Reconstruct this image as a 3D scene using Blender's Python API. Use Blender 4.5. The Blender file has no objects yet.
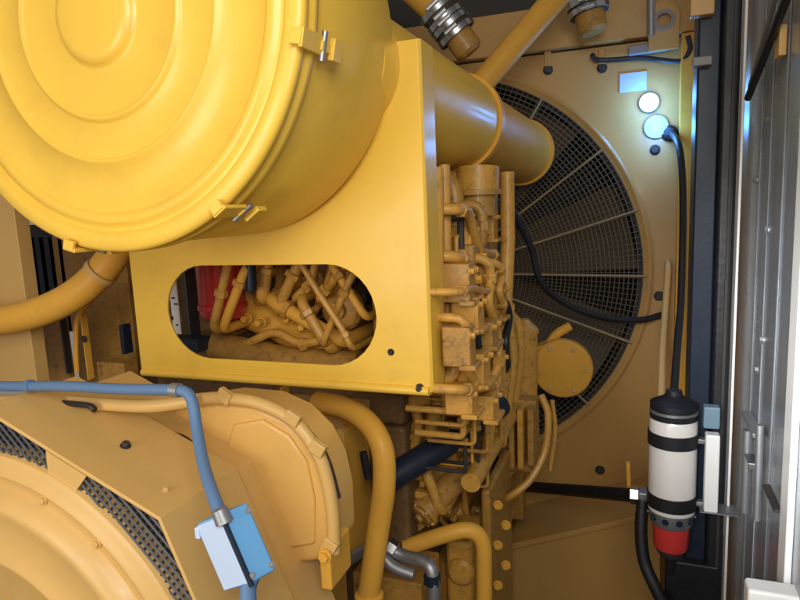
import bpy, bmesh, math, random
from mathutils import Vector, Matrix, Quaternion
R = math.radians
C = bpy.context.scene.collection
SC = bpy.context.scene
random.seed(7)

# ------------------------------------------------------------------ camera
YAW, PITCH, ROLL, F = R(21), R(8.5), R(2.5), 620.0
CAM = Vector((0, 0, 1.5))
fw = Vector((-math.sin(YAW) * math.cos(PITCH), math.cos(YAW) * math.cos(PITCH), -math.sin(PITCH)))
rt0 = fw.cross(Vector((0, 0, 1))).normalized()
up0 = rt0.cross(fw).normalized()
# world up leans to the left in the picture: camera rolled clockwise
rt = (rt0 * math.cos(ROLL) - up0 * math.sin(ROLL)).normalized()
up = (up0 * math.cos(ROLL) + rt0 * math.sin(ROLL)).normalized()
cd = bpy.data.cameras.new('camera'); cam = bpy.data.objects.new('camera', cd); C.objects.link(cam)
cam.matrix_world = Matrix(((rt.x, up.x, -fw.x, CAM.x), (rt.y, up.y, -fw.y, CAM.y), (rt.z, up.z, -fw.z, CAM.z), (0, 0, 0, 1)))
cd.sensor_width = 36; cd.lens = 36 * F / 800; cd.clip_start = .02; cd.clip_end = 60
SC.camera = cam

def ray(px, py): return fw + rt * ((px - 400) / F) + up * ((300 - py) / F)
def atY(px, py, Y): d = ray(px, py); return CAM + d * (Y / d.y)
def atX(px, py, X): d = ray(px, py); return CAM + d * (X / d.x)
def atD(px, py, D): return CAM + ray(px, py) * D
def depth(p): return (Vector(p) - CAM).dot(fw)
def mpp(p): return depth(p) / F      # metres that one photo pixel spans at p

# ------------------------------------------------------------------ materials
def mat(name, col, rough=.4, metal=0., coat=0., var=.12, vscale=6., bump=.0, bscale=60., spec=.5, streak=0, dirt=0., dirtcol=(.05, .035, .02), trans=0., speck=0.):
    m = bpy.data.materials.new(name); m.use_nodes = True
    n = m.node_tree.nodes; l = m.node_tree.links; b = n['Principled BSDF']
    tc = n.new('ShaderNodeTexCoord')
    b.inputs['Roughness'].default_value = rough; b.inputs['Metallic'].default_value = metal
    b.inputs['Coat Weight'].default_value = coat; b.inputs['Coat Roughness'].default_value = .12
    b.inputs['Specular IOR Level'].default_value = spec
    if trans: b.inputs['Transmission Weight'].default_value = trans
    ns = n.new('ShaderNodeTexNoise'); ns.inputs['Scale'].default_value = vscale; ns.inputs['Detail'].default_value = 6
    src = tc.outputs['Object']
    if streak:
        mp = n.new('ShaderNodeMapping'); mp.inputs['Scale'].default_value = (streak, streak, .25); l.new(src, mp.inputs['Vector']); src = mp.outputs['Vector']
    l.new(src, ns.inputs['Vector'])
    mx = n.new('ShaderNodeMix'); mx.data_type = 'RGBA'
    a = [max(0, c * (1 - var)) for c in col]; z = [min(1, c * (1 + var)) for c in col]
    mx.inputs['A'].default_value = (*a, 1); mx.inputs['B'].default_value = (*z, 1)
    l.new(ns.outputs['Fac'], mx.inputs['Factor'])
    out = mx.outputs['Result']
    if dirt:
        n2 = n.new('ShaderNodeTexNoise'); n2.inputs['Scale'].default_value = vscale * 2.3; n2.inputs['Detail'].default_value = 9; n2.inputs['Roughness'].default_value = .7
        l.new(tc.outputs['Object'], n2.inputs['Vector'])
        rp = n.new('ShaderNodeMapRange'); rp.inputs['From Min'].default_value = .52; rp.inputs['From Max'].default_value = .72
        rp.inputs['To Max'].default_value = dirt
        l.new(n2.outputs['Fac'], rp.inputs['Value'])
        m2 = n.new('ShaderNodeMix'); m2.data_type = 'RGBA'; m2.inputs['B'].default_value = (*dirtcol, 1)
        l.new(out, m2.inputs['A']); l.new(rp.outputs['Result'], m2.inputs['Factor']); out = m2.outputs['Result']
    l.new(out, b.inputs['Base Color'])
    rr = n.new('ShaderNodeMapRange'); rr.inputs['To Min'].default_value = max(.03, rough * .75); rr.inputs['To Max'].default_value = min(1, rough * 1.3)
    n3 = n.new('ShaderNodeTexNoise'); n3.inputs['Scale'].default_value = vscale * 1.7; n3.inputs['Detail'].default_value = 5
    l.new(tc.outputs['Object'], n3.inputs['Vector']); l.new(n3.outputs['Fac'], rr.inputs['Value']); l.new(rr.outputs['Result'], b.inputs['Roughness'])
    if bump:
        n4 = n.new('ShaderNodeTexNoise'); n4.inputs['Scale'].default_value = bscale; n4.inputs['Detail'].default_value = 3
        l.new(tc.outputs['Object'], n4.inputs['Vector'])
        bp = n.new('ShaderNodeBump'); bp.inputs['Strength'].default_value = bump; bp.inputs['Distance'].default_value = .01
        l.new(n4.outputs['Fac'], bp.inputs['Height']); l.new(bp.outputs['Normal'], b.inputs['Normal'])
    return m
LEMON = mat('glossy yellow paint', (.84, .525, .065), .38, coat=.1, var=.05, bump=.06, bscale=20, dirt=.22, dirtcol=(.5, .3, .06))
AMBER = mat('machine yellow paint', (.74, .385, .055), .45, coat=.05, spec=.22, var=.1, bump=.06, bscale=30, dirt=.25, dirtcol=(.30, .16, .04))
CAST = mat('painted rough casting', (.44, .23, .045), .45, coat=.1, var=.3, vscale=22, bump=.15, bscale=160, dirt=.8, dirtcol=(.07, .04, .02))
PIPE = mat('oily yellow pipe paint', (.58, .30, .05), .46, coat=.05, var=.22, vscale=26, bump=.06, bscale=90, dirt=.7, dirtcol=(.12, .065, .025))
TAN = mat('reflection paled yellow paint', (.63, .39, .125), .45, coat=.1, var=.08, bump=.05, bscale=30, dirt=.2, dirtcol=(.42, .28, .14))  # whitish reflections on the generator are mixed into this paler yellow
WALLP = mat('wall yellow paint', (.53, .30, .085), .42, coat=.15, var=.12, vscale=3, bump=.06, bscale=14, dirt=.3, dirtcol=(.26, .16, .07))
SLEEVE = mat('worn brown black rubber', (.05, .04, .03), .6, var=.4, vscale=30, bump=.3)
GRIME_SHADE = mat('shade darkened grimy block paint', (.17, .095, .035), .5, var=.4, vscale=12, bump=.3, bscale=80, dirt=.8, dirtcol=(.02, .014, .01))  # dark base paints in the shade between engine parts; noise adds grime
BLACK = mat('black rubber', (.012, .012, .015), .45, var=.3, bump=.1)
NAVY = mat('dark blue black paint', (.012, .02, .038), .42, coat=.05, spec=.3, var=.25, vscale=5, bump=.05, dirt=.3, dirtcol=(.05, .05, .055))
DARK = mat('dark grey sheet', (.035, .03, .028), .6, var=.3, vscale=4)
STEEL = mat('galvanised steel', (.36, .37, .39), .45, metal=.8, var=.15, vscale=12, bump=.05)
CHROME = mat('bright clamp steel', (.55, .56, .58), .3, metal=1, var=.1)
DOORG = mat('grey reflective door sheet', streak=6, col=(.42, .45, .49), rough=.28, metal=.6, var=.3, vscale=5, bump=.06, bscale=8, dirt=.35, dirtcol=(.2, .17, .15))
GREYP = mat('dull grey paint', (.25, .24, .23), .5, var=.15)
WHITE = mat('white paint', (.86, .86, .85), .35, coat=.2, var=.04)
CANW = mat('white canister enamel', (.74, .71, .68), .25, coat=.4, var=.05, vscale=9)
RED = mat('red plastic', (.60, .04, .035), .25, coat=.4, var=.1)
BLUEC = mat('blue cable jacket', (.095, .175, .32), .42, var=.12)
BLUEB = mat('blue plastic', (.13, .36, .66), .34, var=.06)
PALE = mat('pale lit side blue', (.46, .57, .76), .5, var=.04)  # paler version of the box blue, its lit side put into the colour
PLATEM = mat('pale sticker', (.50, .62, .66), .4, var=.05)
CORE = mat('radiator core', (.006, .006, .007), .7, var=.3, vscale=30)
WIRE = mat('guard wire paint', (.12, .09, .055), .5, var=.2)
BAR = mat('guard bar paint', (.32, .22, .10), .45, var=.2)
def emis(name, col, s):
    m = bpy.data.materials.new(name); m.use_nodes = True; b = m.node_tree.nodes['Principled BSDF']
    b.inputs['Base Color'].default_value = (*col, 1); b.inputs['Emission Color'].default_value = (*col, 1); b.inputs['Emission Strength'].default_value = s
    return m
LAMP = emis('cool white lamp lens', (.34, .80, 1.0), 3.4)
LAMP2 = emis('frosted cyan lamp lens', (.22, .62, .80), 1.6)

# ------------------------------------------------------------------ mesh builder
class MB:
    def __init__(s): s.v = []; s.f = []
    def add(s, vs, fs):
        o = len(s.v); s.v += [Vector(v) for v in vs]; s.f += [tuple(i + o for i in f) for f in fs]; return s
    def box(s, c, size, rot=None):
        c = Vector(c); hx, hy, hz = [k / 2 for k in size]; q = rot if rot is not None else Matrix.Identity(3)
        vs = [c + q @ Vector((x * hx, y * hy, z * hz)) for x in (-1, 1) for y in (-1, 1) for z in (-1, 1)]
        return s.add(vs, [(0, 1, 3, 2), (4, 6, 7, 5), (0, 4, 5, 1), (2, 3, 7, 6), (0, 2, 6, 4), (1, 5, 7, 3)])
    def bb(s, a, b):   # box between two corners
        return s.box([(a[i] + b[i]) / 2 for i in range(3)], [abs(a[i] - b[i]) for i in range(3)])
    def lathe(s, o, ax, prof, n=48, closed=False):   # prof: (along, radius)
        o = Vector(o); ax = Vector(ax).normalized()
        t = Vector((0, 0, 1)) if abs(ax.z) < .9 else Vector((1, 0, 0))
        u = ax.cross(t).normalized(); w = ax.cross(u).normalized()
        vs = []; fs = []
        m = len(prof)
        for a, r in prof:
            for k in range(n):
                g = 2 * math.pi * k / n
                vs.append(o + ax * a + (u * math.cos(g) + w * math.sin(g)) * r)
        for i in range(m if closed else m - 1):
            j = (i + 1) % m
            for k in range(n):
                k2 = (k + 1) % n
                fs.append((i * n + k, i * n + k2, j * n + k2, j * n + k))
        if not closed:
            fs.append(tuple(reversed(range(n)))); fs.append(tuple(range((m - 1) * n, m * n)))
        return s.add(vs, fs)
    def cyl(s, a, b, r, n=20, r2=None):
        a = Vector(a); b = Vector(b); return s.lathe(a, b - a, [(0, r), ((b - a).length, r if r2 is None else r2)], n)
    def tube(s, pts, r, n=12, smooth=6, rs=None):
        pts = [Vector(p) for p in pts]
        if smooth and len(pts) > 2:
            q = []; P = [pts[0] * 2 - pts[1]] + pts + [pts[-1] * 2 - pts[-2]]
            for i in range(1, len(P) - 2):
                for k in range(smooth):
                    t = k / smooth; a, b, c, d = P[i - 1], P[i], P[i + 1], P[i + 2]
                    q.append(.5 * ((2 * b) + (c - a) * t + (2 * a - 5 * b + 4 * c - d) * t * t + (3 * b - a - 3 * c + d) * t ** 3))
            q.append(pts[-1]); pts = q
        T = [(pts[min(i + 1, len(pts) - 1)] - pts[max(i - 1, 0)]).normalized() for i in range(len(pts))]
        u = T[0].orthogonal().normalized(); vs = []; fs = []
        for i, p in enumerate(pts):
            if i: u = (T[i - 1].rotation_difference(T[i]) @ u); u = (u - T[i] * u.dot(T[i])).normalized()
            w = T[i].cross(u); rr = r if rs is None else rs(i / (len(pts) - 1))
            for k in range(n):
                g = 2 * math.pi * k / n; vs.append(p + (u * math.cos(g) + w * math.sin(g)) * rr)
        for i in range(len(pts) - 1):
            for k in range(n):
                k2 = (k + 1) % n; fs.append((i * n + k, i * n + k2, (i + 1) * n + k2, (i + 1) * n + k))
        fs.append(tuple(reversed(range(n)))); fs.append(tuple(range((len(pts) - 1) * n, len(pts) * n)))
        return s.add(vs, fs)
    def pipe(s, pts, r, n=14, f=.03):
        pts = [Vector(p) for p in pts]; q = [pts[0]]
        for i in range(1, len(pts) - 1):
            a, b, c = pts[i - 1], pts[i], pts[i + 1]
            k1 = min(f, (a - b).length * .48); k2 = min(f, (c - b).length * .48)
            p = b + (a - b).normalized() * k1; w = b + (c - b).normalized() * k2
            for j in range(6): t = j / 5; q.append(p * (1 - t) ** 2 + b * 2 * t * (1 - t) + w * t * t)
        q.append(pts[-1]); return s.tube(q, r, n, 0)
    def prism(s, poly, ext, hole=None):   # poly list of points in one plane; ext a vector; hole a second ring (star-bridged)
        poly = [Vector(p) for p in poly]; ext = Vector(ext); n = len(poly)
        if hole is None:
            return s.add(poly + [p + ext for p in poly], [tuple(range(n)), tuple(reversed(range(n, 2 * n)))] + [(i, i + n, (i + 1) % n + n, (i + 1) % n) for i in range(n)])
        hole = [Vector(p) for p in hole]
        bm = bmesh.new(); vo = [bm.verts.new(p) for p in poly]; vh = [bm.verts.new(p) for p in hole]
        es = [bm.edges.new((r_[i], r_[(i + 1) % len(r_)])) for r_ in (vo, vh) for i in range(len(r_))]
        bmesh.ops.triangle_fill(bm, use_beauty=True, edges=es, normal=ext.normalized())
        bm.verts.index_update(); tr = [tuple(v.index for v in f.verts) for f in bm.faces]; bm.free()
        N = n + len(hole); vs = poly + hole; fs = list(tr) + [tuple(i + N for i in reversed(t)) for t in tr]
        fs += [(i, i + N, (i + 1) % n + N, (i + 1) % n) for i in range(n)]
        h = len(hole); fs += [(n + i, n + (i + 1) % h, n + (i + 1) % h + N, n + i + N) for i in range(h)]
        return s.add(vs + [p + ext for p in vs], fs)
    def build(s, name, m, parent=None, bevel=0., ang=35, base=None):
        base = Vector(base) if base is not None else (parent_loc(parent) if parent else sum(s.v, Vector()) / len(s.v))
        me = bpy.data.meshes.new(name); me.from_pydata([v - base for v in s.v], [], s.f); me.update()
        bm = bmesh.new(); bm.from_mesh(me); bmesh.ops.recalc_face_normals(bm, faces=bm.faces); bm.to_mesh(me); bm.free()
        for p in me.polygons: p.use_smooth = True
        me.set_sharp_from_angle(angle=R(ang)); me.materials.append(m)
        o = bpy.data.objects.new(name, me); C.objects.link(o)
        if parent: o.parent = parent
        else: o.location = base
        if bevel:
            b = o.modifiers.new('bevel', 'BEVEL'); b.width = bevel; b.segments = 2; b.limit_method = 'ANGLE'; b.angle_limit = R(40)
            b.harden_normals = True
        return o
def parent_loc(o):
    p = Vector((0, 0, 0))
    while o: p = p + o.location; o = o.parent
    return p
def tag(o, label, cat, group=None, kind=None):
    o['label'] = label; o['category'] = cat
    if group: o['group'] = group
    if kind: o['kind'] = kind
    return o
def thing(name, loc, label, cat, group=None):
    o = bpy.data.objects.new(name, None); C.objects.link(o); o.location = Vector(loc); o.empty_display_size = .05
    return tag(o, label, cat, group)
def hexbolt(p, ax, r=.009, h=.007):
    m = MB(); ax = Vector(ax).normalized(); p = Vector(p)
    m.lathe(p - ax * .001, ax, [(0, r * 1.35), (.0025, r * 1.35)], 16); m.lathe(p + ax * .001, ax, [(0, r), (h * .85, r), (h, r * .85)], 6)
    return m
def spin(o, ax, ang):   # helper: direction in the plane square to Y
    return Vector((math.cos(ang), 0, math.sin(ang)))
NY = Vector((0, -1, 0))

# ================================================================== radiator wall, fan, guard
fc = atD(446, 272, 2.40); WY = fc.y; FR = .742
wall_right = atY(692, 300, WY).x
rw = thing('radiator_wall', (fc.x, WY, 0), 'tall brown yellow painted radiator wall with a big round fan opening, behind the engine', 'wall')
def ringpts(c, r, n, y): return [Vector((c.x + r * math.cos(2 * math.pi * k / n), y, c.z + r * math.sin(2 * math.pi * k / n))) for k in range(n)]
top_z = atY(560, 52, WY).z
hb = [Vector((-2.6, WY, 0)), Vector((wall_right + .02, WY, 0)), Vector((wall_right + .02, WY, top_z)), Vector((-2.6, WY, top_z))]
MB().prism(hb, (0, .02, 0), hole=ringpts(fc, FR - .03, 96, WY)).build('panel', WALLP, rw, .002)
MB().bb((-2.6, WY - .035, top_z + .006), (wall_right + .02, WY + .02, top_z + .145)).build('header', WALLP, rw, .004)
MB().bb((-2.6, WY + .05, top_z + .14), (wall_right + .4, WY + .07, top_z + .9)).build('upper_panel', DARK, rw)
MB().bb((-2.6, WY + .02, top_z - .0), (wall_right + .02, WY + .04, top_z + .012)).build('seam_strip', DARK, rw)
# fold at the right edge of the wall, turned towards the camera
MB().bb((wall_right - .055, WY - .05, 0), (wall_right + .02, WY - .002, top_z)).build('side_flange', AMBER, rw, .004)
MB().lathe((fc.x, WY - .001, fc.z), (0, 1, 0), [(0, FR - .032), (.30, FR - .032), (.30, FR - .045), (0, FR - .045)], 96, closed=True).build('fan_shroud', DARK, rw)
for px, py in ((548, 70), (602, 68), (659, 296), (655, 150), (600, 470)):
    p = atY(px, py, WY); hexbolt(p, NY, .013, .012).build('bolt', DARK, rw)
    if py < 100: MB().box(p + Vector((0, -.006, .035)), (.022, .012, .05)).build('lug', WALLP, rw, .002)
tag(MB().bb((fc.x - .85, WY + .31, fc.z - .85), (fc.x + .85, WY + .36, fc.z + .85)).build('radiator_core', CORE), 'black radiator core seen behind the fan guard', 'radiator')

gd = thing('fan_guard', (fc.x, WY - .03, fc.z), 'large round wire fan guard with radial bars over the fan opening', 'fan guard')
MB().lathe((fc.x, WY, fc.z), (0, -1, 0), [(.002, FR), (.03, FR), (.036, FR - .008), (.036, FR - .012), (.032, FR - .018), (.030, FR - .030), (.002, FR - .032)], 128, closed=True).build('guard_ring', WALLP, gd)
mw = MB()
gz = WY - .032
NR = 40
for i in range(1, NR):
    r = .12 + (FR - .032 - .12) * i / (NR - 1)
    mw.lathe((fc.x, gz, fc.z), (0, -1, 0), [(-.0015, r - .0015), (-.0015, r + .0015), (.0015, r + .0015), (.0015, r - .0015)], 96, closed=True)
for k in range(220):
    g = 2 * math.pi * k / 220; d = Vector((math.cos(g), 0, math.sin(g))); c = Vector((fc.x, gz - .003, fc.z))
    mw.cyl(c + d * .14, c + d * (FR - .03), .0014, 5)
mw.build('wire_mesh', WIRE, gd)
for k, deg in enumerate((-1, 17, 36, 58, -20, -42, -65, 85, 115, 145, 180, 215, 250)):
    d = Vector((math.cos(R(deg)), 0, math.sin(R(deg)))); c = Vector((fc.x, gz - .010, fc.z))
    MB().cyl(c + d * .1, c + d * (FR - .02), .0045, 8).build('support_bar', BAR, gd)
MB().lathe((fc.x, gz, fc.z), (0, -1, 0), [(-.008, .13), (.0, .14), (.012, .14), (.014, .13)], 48).build('hub_plate', WALLP, gd)

fan = thing('cooling_fan', (fc.x, WY + .15, fc.z), 'dark cooling fan with broad twisted blades behind the wire guard', 'fan')
MB().lathe((fc.x, WY + .1, fc.z), (0, 1, 0), [(0, .1), (.02, .13), (.12, .13)], 40).build('hub', WIRE, fan)
FANM = mat('fan blade paint', (.14, .10, .055), .5, var=.2)
for k in range(8):
    g = 2 * math.pi * (k + .3) / 8; d = Vector((math.cos(g), 0, math.sin(g))); t = Vector((-math.sin(g), 0, math.cos(g))); o = Vector((fc.x, WY + .15, fc.z))
    vs = []; nst = 8
    for i in range(nst + 1):
        f = i / nst; r = .12 + .56 * f; w = .09 + .09 * f; tw = R(50 - 25 * f)
        dirw = t * math.cos(tw) + Vector((0, 1, 0)) * math.sin(tw); nn = d.cross(dirw).normalized()
        for sgn in (-1, 1):
            for th in (-1, 1): vs.append(o + d * r + dirw * w * sgn + nn * .004 * th)
    fs = []
    for i in range(nst):
        a = i * 4; b = a + 4
        fs += [(a, a + 2, b + 2, b), (a + 1, b + 1, b + 3, a + 3), (a, b, b + 1, a + 1), (a + 2, a + 3, b + 3, b + 2)]
    fs += [(0, 1, 3, 2), (nst * 4, nst * 4 + 2, nst * 4 + 3, nst * 4 + 1)]
    MB().add(vs, fs).build('blade', FANM, fan, ang=60)

# floor and ceiling (setting)
fl = MB().bb((-3.2, -1.2, -.06), (1.6, WY + .6, 0)).build('floor', DARK); fl['kind'] = 'structure'

# ------------------------------------------------------------------ small things on the radiator wall
st = MB().box(atY(633, 82, WY - .004), (.085, .003, .062)).build('wall_sticker', PLATEM, bevel=.001)
tag(st, 'small pale blue rectangular sticker on the radiator wall above the two lamps', 'sticker')
for (px, py, r, lab) in ((649, 103, .030, 'smaller brighter cool white lamp on the radiator wall, just below the pale sticker'), (656, 127, .036, 'larger dimmer cyan lamp on the radiator wall, beside the black cable plug')):
    p = atY(px, py, WY)
    t = thing('indicator_lamp', p, lab, 'lamp', 'lamps on the radiator wall')
    MB().lathe(p, NY, [(0, r * 1.12), (.012, r * 1.12), (.016, r * 1.04)], 28).build('bezel', STEEL, t)
    MB().lathe(p + NY * .015, NY, [(0, r), (.008, r * .92), (.013, r * .6), (.015, r * .15)], 28).build('lens', LAMP if py < 110 else LAMP2, t)
    ld = bpy.data.lights.new('lamp_glow', 'POINT'); ld.energy = 1.5 if py < 110 else 1.8; ld.color = (.11, .36, 1); ld.shadow_soft_size = .03; lo = bpy.data.objects.new('lamp_glow', ld); C.objects.link(lo); lo.location = p + NY * (.07 if py < 110 else .11) - Vector((0, 0, .02 if py > 110 else 0))
# black cable with plug
pl = atY(670, 133, WY - .03)
cb = thing('black_cable', pl, 'black cable with round plug hanging down beside the dark door pillar', 'cable')
MB().lathe(pl + Vector((0, .03, 0)), NY, [(0, .026), (.02, .026), (.024, .021), (.055, .019), (.06, .012)], 24).build('plug', BLACK, cb)
MB().tube([pl + NY * .02, atY(678, 143, WY - .12), atY(682, 170, WY - .16), atY(683, 220, WY - .2), atY(681, 300, WY - .3), atY(677, 350, WY - .42), atY(674, 394, WY - .52)], .0105, 12).build('cord', BLACK, cb)
ft = MB().tube([atY(507, 200, 1.95), atY(530, 245, 2.02), atY(541, 282, 2.05), atY(566, 304, 2.1), atY(605, 318, 2.15), atY(640, 320, 2.2), atY(661, 315, WY - .03), atY(662, 315, WY)], .011, 10).build('black_hose', BLACK)
tag(ft, 'thin black hose sagging across the fan guard to the wall', 'hose')
wt = MB().tube([atY(667, 262, WY), atY(668, 268, WY - .06), atY(665, 310, WY - .12), atY(662, 350, WY - .3), atY(661, 398, WY - .5)], .010, 10).build('pale_tube', TAN)
tag(wt, 'thin pale tube rising beside the black cable above the white canister', 'tube')
wc = MB().tube([atY(592, 55, WY - .05), atY(600, 60, WY - .02), atY(640, 58, WY - .02), atY(662, 60, WY - .03), atY(680, 61, WY - .04), atY(690, 50, WY - .05), atY(688, 36, WY - .05)], .008, 8).build('wall_wire', BLACK)
tag(wc, 'dark wire looping along the top seam of the radiator wall', 'wire')
ob = thing('lifting_eye', atY(664, 20, WY - .06), 'small grey steel eye plate with a hole on the wall header', 'bracket')
c = atY(664, 20, WY - .06)
MB().prism([c + Vector((x, 0, z)) for x, z in ((-.045, -.09), (.045, -.09), (.045, .02), (.03, .05), (0, .062), (-.03, .05), (-.045, .02))], (0, .012, 0), hole=ringpts(c, .02, 20, c.y)).build('plate', WALLP, ob, .002)
MB().lathe(c, NY, [(0, .021), (.006, .021), (.006, .032), (0, .032)], 24, closed=True).build('rim', GREYP, ob)
rdv = MB().cyl(atY(651, -40, WY - .06), atY(651, 36, WY - .06), .012, 14).build('hanging_rod', STEEL)
tag(rdv, 'short thin steel rod hanging beside the grey eye plate', 'rod')
cl = MB().box(atY(648, 49, WY - .03), (.12, .03, .03)).build('cable_clamp', GREYP, bevel=.004)
tag(cl, 'small bright steel clamp holding wires at the top of the wall', 'clamp')

# flexible couplings at the top
def coupling(p0, p1, p2, r, lab):
    p0, p1, p2 = Vector(p0), Vector(p1), Vector(p2); ax = (p2 - p1).normalized()
    t = thing('pipe_coupling', p1, lab, 'pipe coupling', 'rubber couplings at the top of the wall')
    MB().tube([p0, p0.lerp(p1, .6), p1], r, 20).build('pipe', AMBER, t)
    L = (p2 - p1).length
    MB().lathe(p1, ax, [(0, r * .9), (0, r * 1.18), (L * .2, r * 1.22), (L * .35, r * 1.12), (L * .65, r * 1.12), (L * .8, r * 1.22), (L, r * 1.18), (L, r * .7)], 32).build('rubber_sleeve', SLEEVE, t)
    MB().lathe(p1 + ax * (L + .0), ax, [(0, r * .9), (.05, r * .9), (.06, r * .7)], 28).build('pipe_end', CAST, t)
    for f in (.08, .42, .62, .92):
        b = MB().lathe(p1 + ax * L * f, ax, [(-.008, r * 1.2), (-.008, r * 1.28), (.008, r * 1.28), (.008, r * 1.2)], 32, closed=True).build('hose_clamp', CHROME, t)
        u = ax.cross(Vector((0, 1, 0))).normalized()
        for s_ in (1,):
            q = p1 + ax * L * f + NY * r * 1.27
            MB().cyl(q - u * .02, q + u * .02, .007, 8).build('screw', CHROME, b)
    return t
coupling(atY(395, -30, 1.75), atY(437, 8, 1.78), atY(458, 36, 1.8), .046, 'black rubber coupling with bright clamps on the yellow pipe left of the slanting pipe')
coupling(atY(575, -60, 2.1), atY(583, -12, 2.12), atY(589, 14, 2.12), .05, 'black rubber coupling with bright clamps right of the slanting yellow pipe')
# slanted pipe
a = atY(474, 92, 1.85); b = atY(566, -14, 1.95)
sp = thing('slanting_pipe', a, 'slanting yellow pipe rising from the fat round duct to the top of the picture', 'pipe')
MB().tube([a, a.lerp(b, .5), b, atY(640, -100, 2.05)], .036, 20, 0).build('pipe', AMBER, sp)
MB().lathe(a + (b - a) * .02, (b - a), [(0, .05), (.014, .05), (.014, .037)], 24).build('flange', AMBER, sp)

# ================================================================== air cleaner
fcen = atD(95, 14, .80); RC = .308; AY = fcen.y; L = .305
ac = thing('air_cleaner', fcen + Vector((0, L, 0)), 'huge round glossy yellow air cleaner drum with ringed end cover at top left', 'air cleaner')
MB().lathe(fcen, (0, 1, 0), [(.028, RC - .05), (.028, RC - .012), (.036, RC - .008), (L - .02, RC - .008), (L - .004, RC - .014), (L, RC - .03), (L, .1)], 160).build('drum', LEMON, ac)
prof = [(-.010, .0), (-.010, .050), (-.009, .058), (-.003, .0625), (.001, .066), (.002, .069), (.0, .124), (-.001, .126), (-.0045, .129), (-.0045, .132), (.0, .135), (.002, .138), (.002, .180), (.001, .182), (-.0035, .185), (-.0035, .188), (.001, .191),
        (.004, .252), (-.000, .256), (-.003, .258), (-.003, .270), (.002, .273), (.002, .279), (-.005, .283), (-.006, .290), (-.005, .302), (-.001, .3065), (.006, RC), (.010, RC - .004), (.016, RC - .004), (.020, RC), (.030, RC), (.034, RC - .005), (.034, RC - .02)]
cv = MB(); cv.lathe(fcen, (0, 1, 0), prof, 192)
cover = cv.build('end_cover', LEMON, ac, ang=60)
for deg in (-13, -56, -105, 40, 175):
    g = R(deg); d = Vector((math.cos(g), 0, math.sin(g))); t = Vector((-math.sin(g), 0, math.cos(g)))
    q = Matrix((t, Vector((0, 1, 0)), d)).transposed()
    p = fcen + d * (RC + .004)
    la = MB().box(p + Vector((0, .012, 0)), (.022, .05, .006), q).box(p + Vector((0, -.012, -.0)) - d * .006, (.018, .006, .014), q).build('latch', LEMON, ac, .0015)
    MB().cyl(p + Vector((0, .036, 0)) + t * .017 + d * .003, p + Vector((0, .036, 0)) - t * .017 + d * .003, .0038, 12).build('pivot_pin', STEEL, la)
    MB().box(p + Vector((0, .062, 0)) + d * .006, (.026, .022, .008), q).box(p + Vector((0, .045, 0)) + d * .003, (.012, .03, .005), q).build('lever', LEMON, la, .0015)

# ================================================================== bracket with slot
BY = AY + L + .002
br = thing('mounting_bracket', atY(280, 390, BY), 'flat yellow bracket plate with long rounded slot, under the air cleaner drum', 'bracket')
def BP(px, py): return atY(px, py, BY)
tr = BP(418, 38); brr = BP(430, 386); bl = BP(143, 380); tl = BP(126, 235)
xr = (tr.x + brr.x) / 2; zb = (brr.z + bl.z) / 2; xl = (bl.x + tl.x) / 2
sl, srr = BP(168, 315), BP(376, 315); zt, zbm = BP(272, 265).z, BP(272, 362).z
rz = (zt - zbm) / 2; zc = (zt + zbm) / 2
hole = []
for k in range(17): g = -math.pi / 2 + math.pi * k / 16; hole.append(Vector((srr.x - rz + rz * math.cos(g), BY, zc + rz * math.sin(g))))
for k in range(17): g = math.pi / 2 + math.pi * k / 16; hole.append(Vector((sl.x + rz + rz * math.cos(g), BY, zc + rz * math.sin(g))))
outer = [Vector((xl, BY, zb)), Vector((xr, BY, zb)), Vector((xr, BY, tr.z)), Vector((xr - .25, BY, tr.z)), Vector((xl, BY, tr.z))]
MB().prism(outer, (0, .006, 0), hole=hole).build('plate', LEMON, br, .0015)
MB().lathe((0, 0, 0), (0, 1, 0), [(0, .001), (.001, .001)], 3)
# folded flanges
MB().prism([Vector((xr, BY - .001, zb + .002)), Vector((xr + .004, BY + .004, zb + .002)), Vector((xr + .004, BY + .065, zb + .002)), Vector((xr - .003, BY + .065, zb + .002)), Vector((xr - .003, BY + .0065, zb + .002))], (0, 0, tr.z - zb - .002)).build('side_flange', LEMON, br, .001)
MB().bb((xl, BY + .0065, zb - .004), (xr, BY + .06, zb + .002)).build('bottom_flange', LEMON, br, .002)
# rolled lip below the slot
MB().tube([Vector((xl + .005, BY - .001, zb + .004)), Vector((xr - .002, BY - .001, zb + .004))], .008, 14, 0).build('rolled_edge', LEMON, br)
hexbolt(BP(391, 352), NY, .0045, .004).build('bolt', BLACK, br)
hexbolt(BP(420, 388), NY, .006, .008).build('bolt', DARK, br)

# ================================================================== round duct (turbo inlet)
d0 = atY(395, 92, 1.35); 
ax = Vector((0, 1, 0))
du = thing('round_duct', d0, 'fat round yellow duct with collar leading towards the fan guard', 'duct')
def ductp(px, py, Y): return atY(px, py, Y)
A0 = ductp(440, 116, 1.42); A1 = ductp(462, 122, 1.60); A2 = ductp(522, 153, 2.16)
axd = (A2 - A0).normalized(); A0 = A2 - axd * (A2 - A0).length
LD = (A2 - A0).length; mid = LD * .15
rad1, rad2 = .112, .103
MB().lathe(A0 - axd * .5, axd, [(0, rad1), (.5 + mid, rad1)], 64).build('inlet_pipe', LEMON, du)
MB().lathe(A0 + axd * mid, axd, [(-.012, rad1 - .01), (-.012, rad1 + .008), (.012, rad1 + .008), (.012, rad1 - .01)], 64, closed=True).build('collar', AMBER, du)
MB().lathe(A0 + axd * mid, axd, [(0, rad1 - .002), (.05, rad2), (LD - mid - .01, rad2)], 64).build('outer_pipe', AMBER, du)
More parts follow.
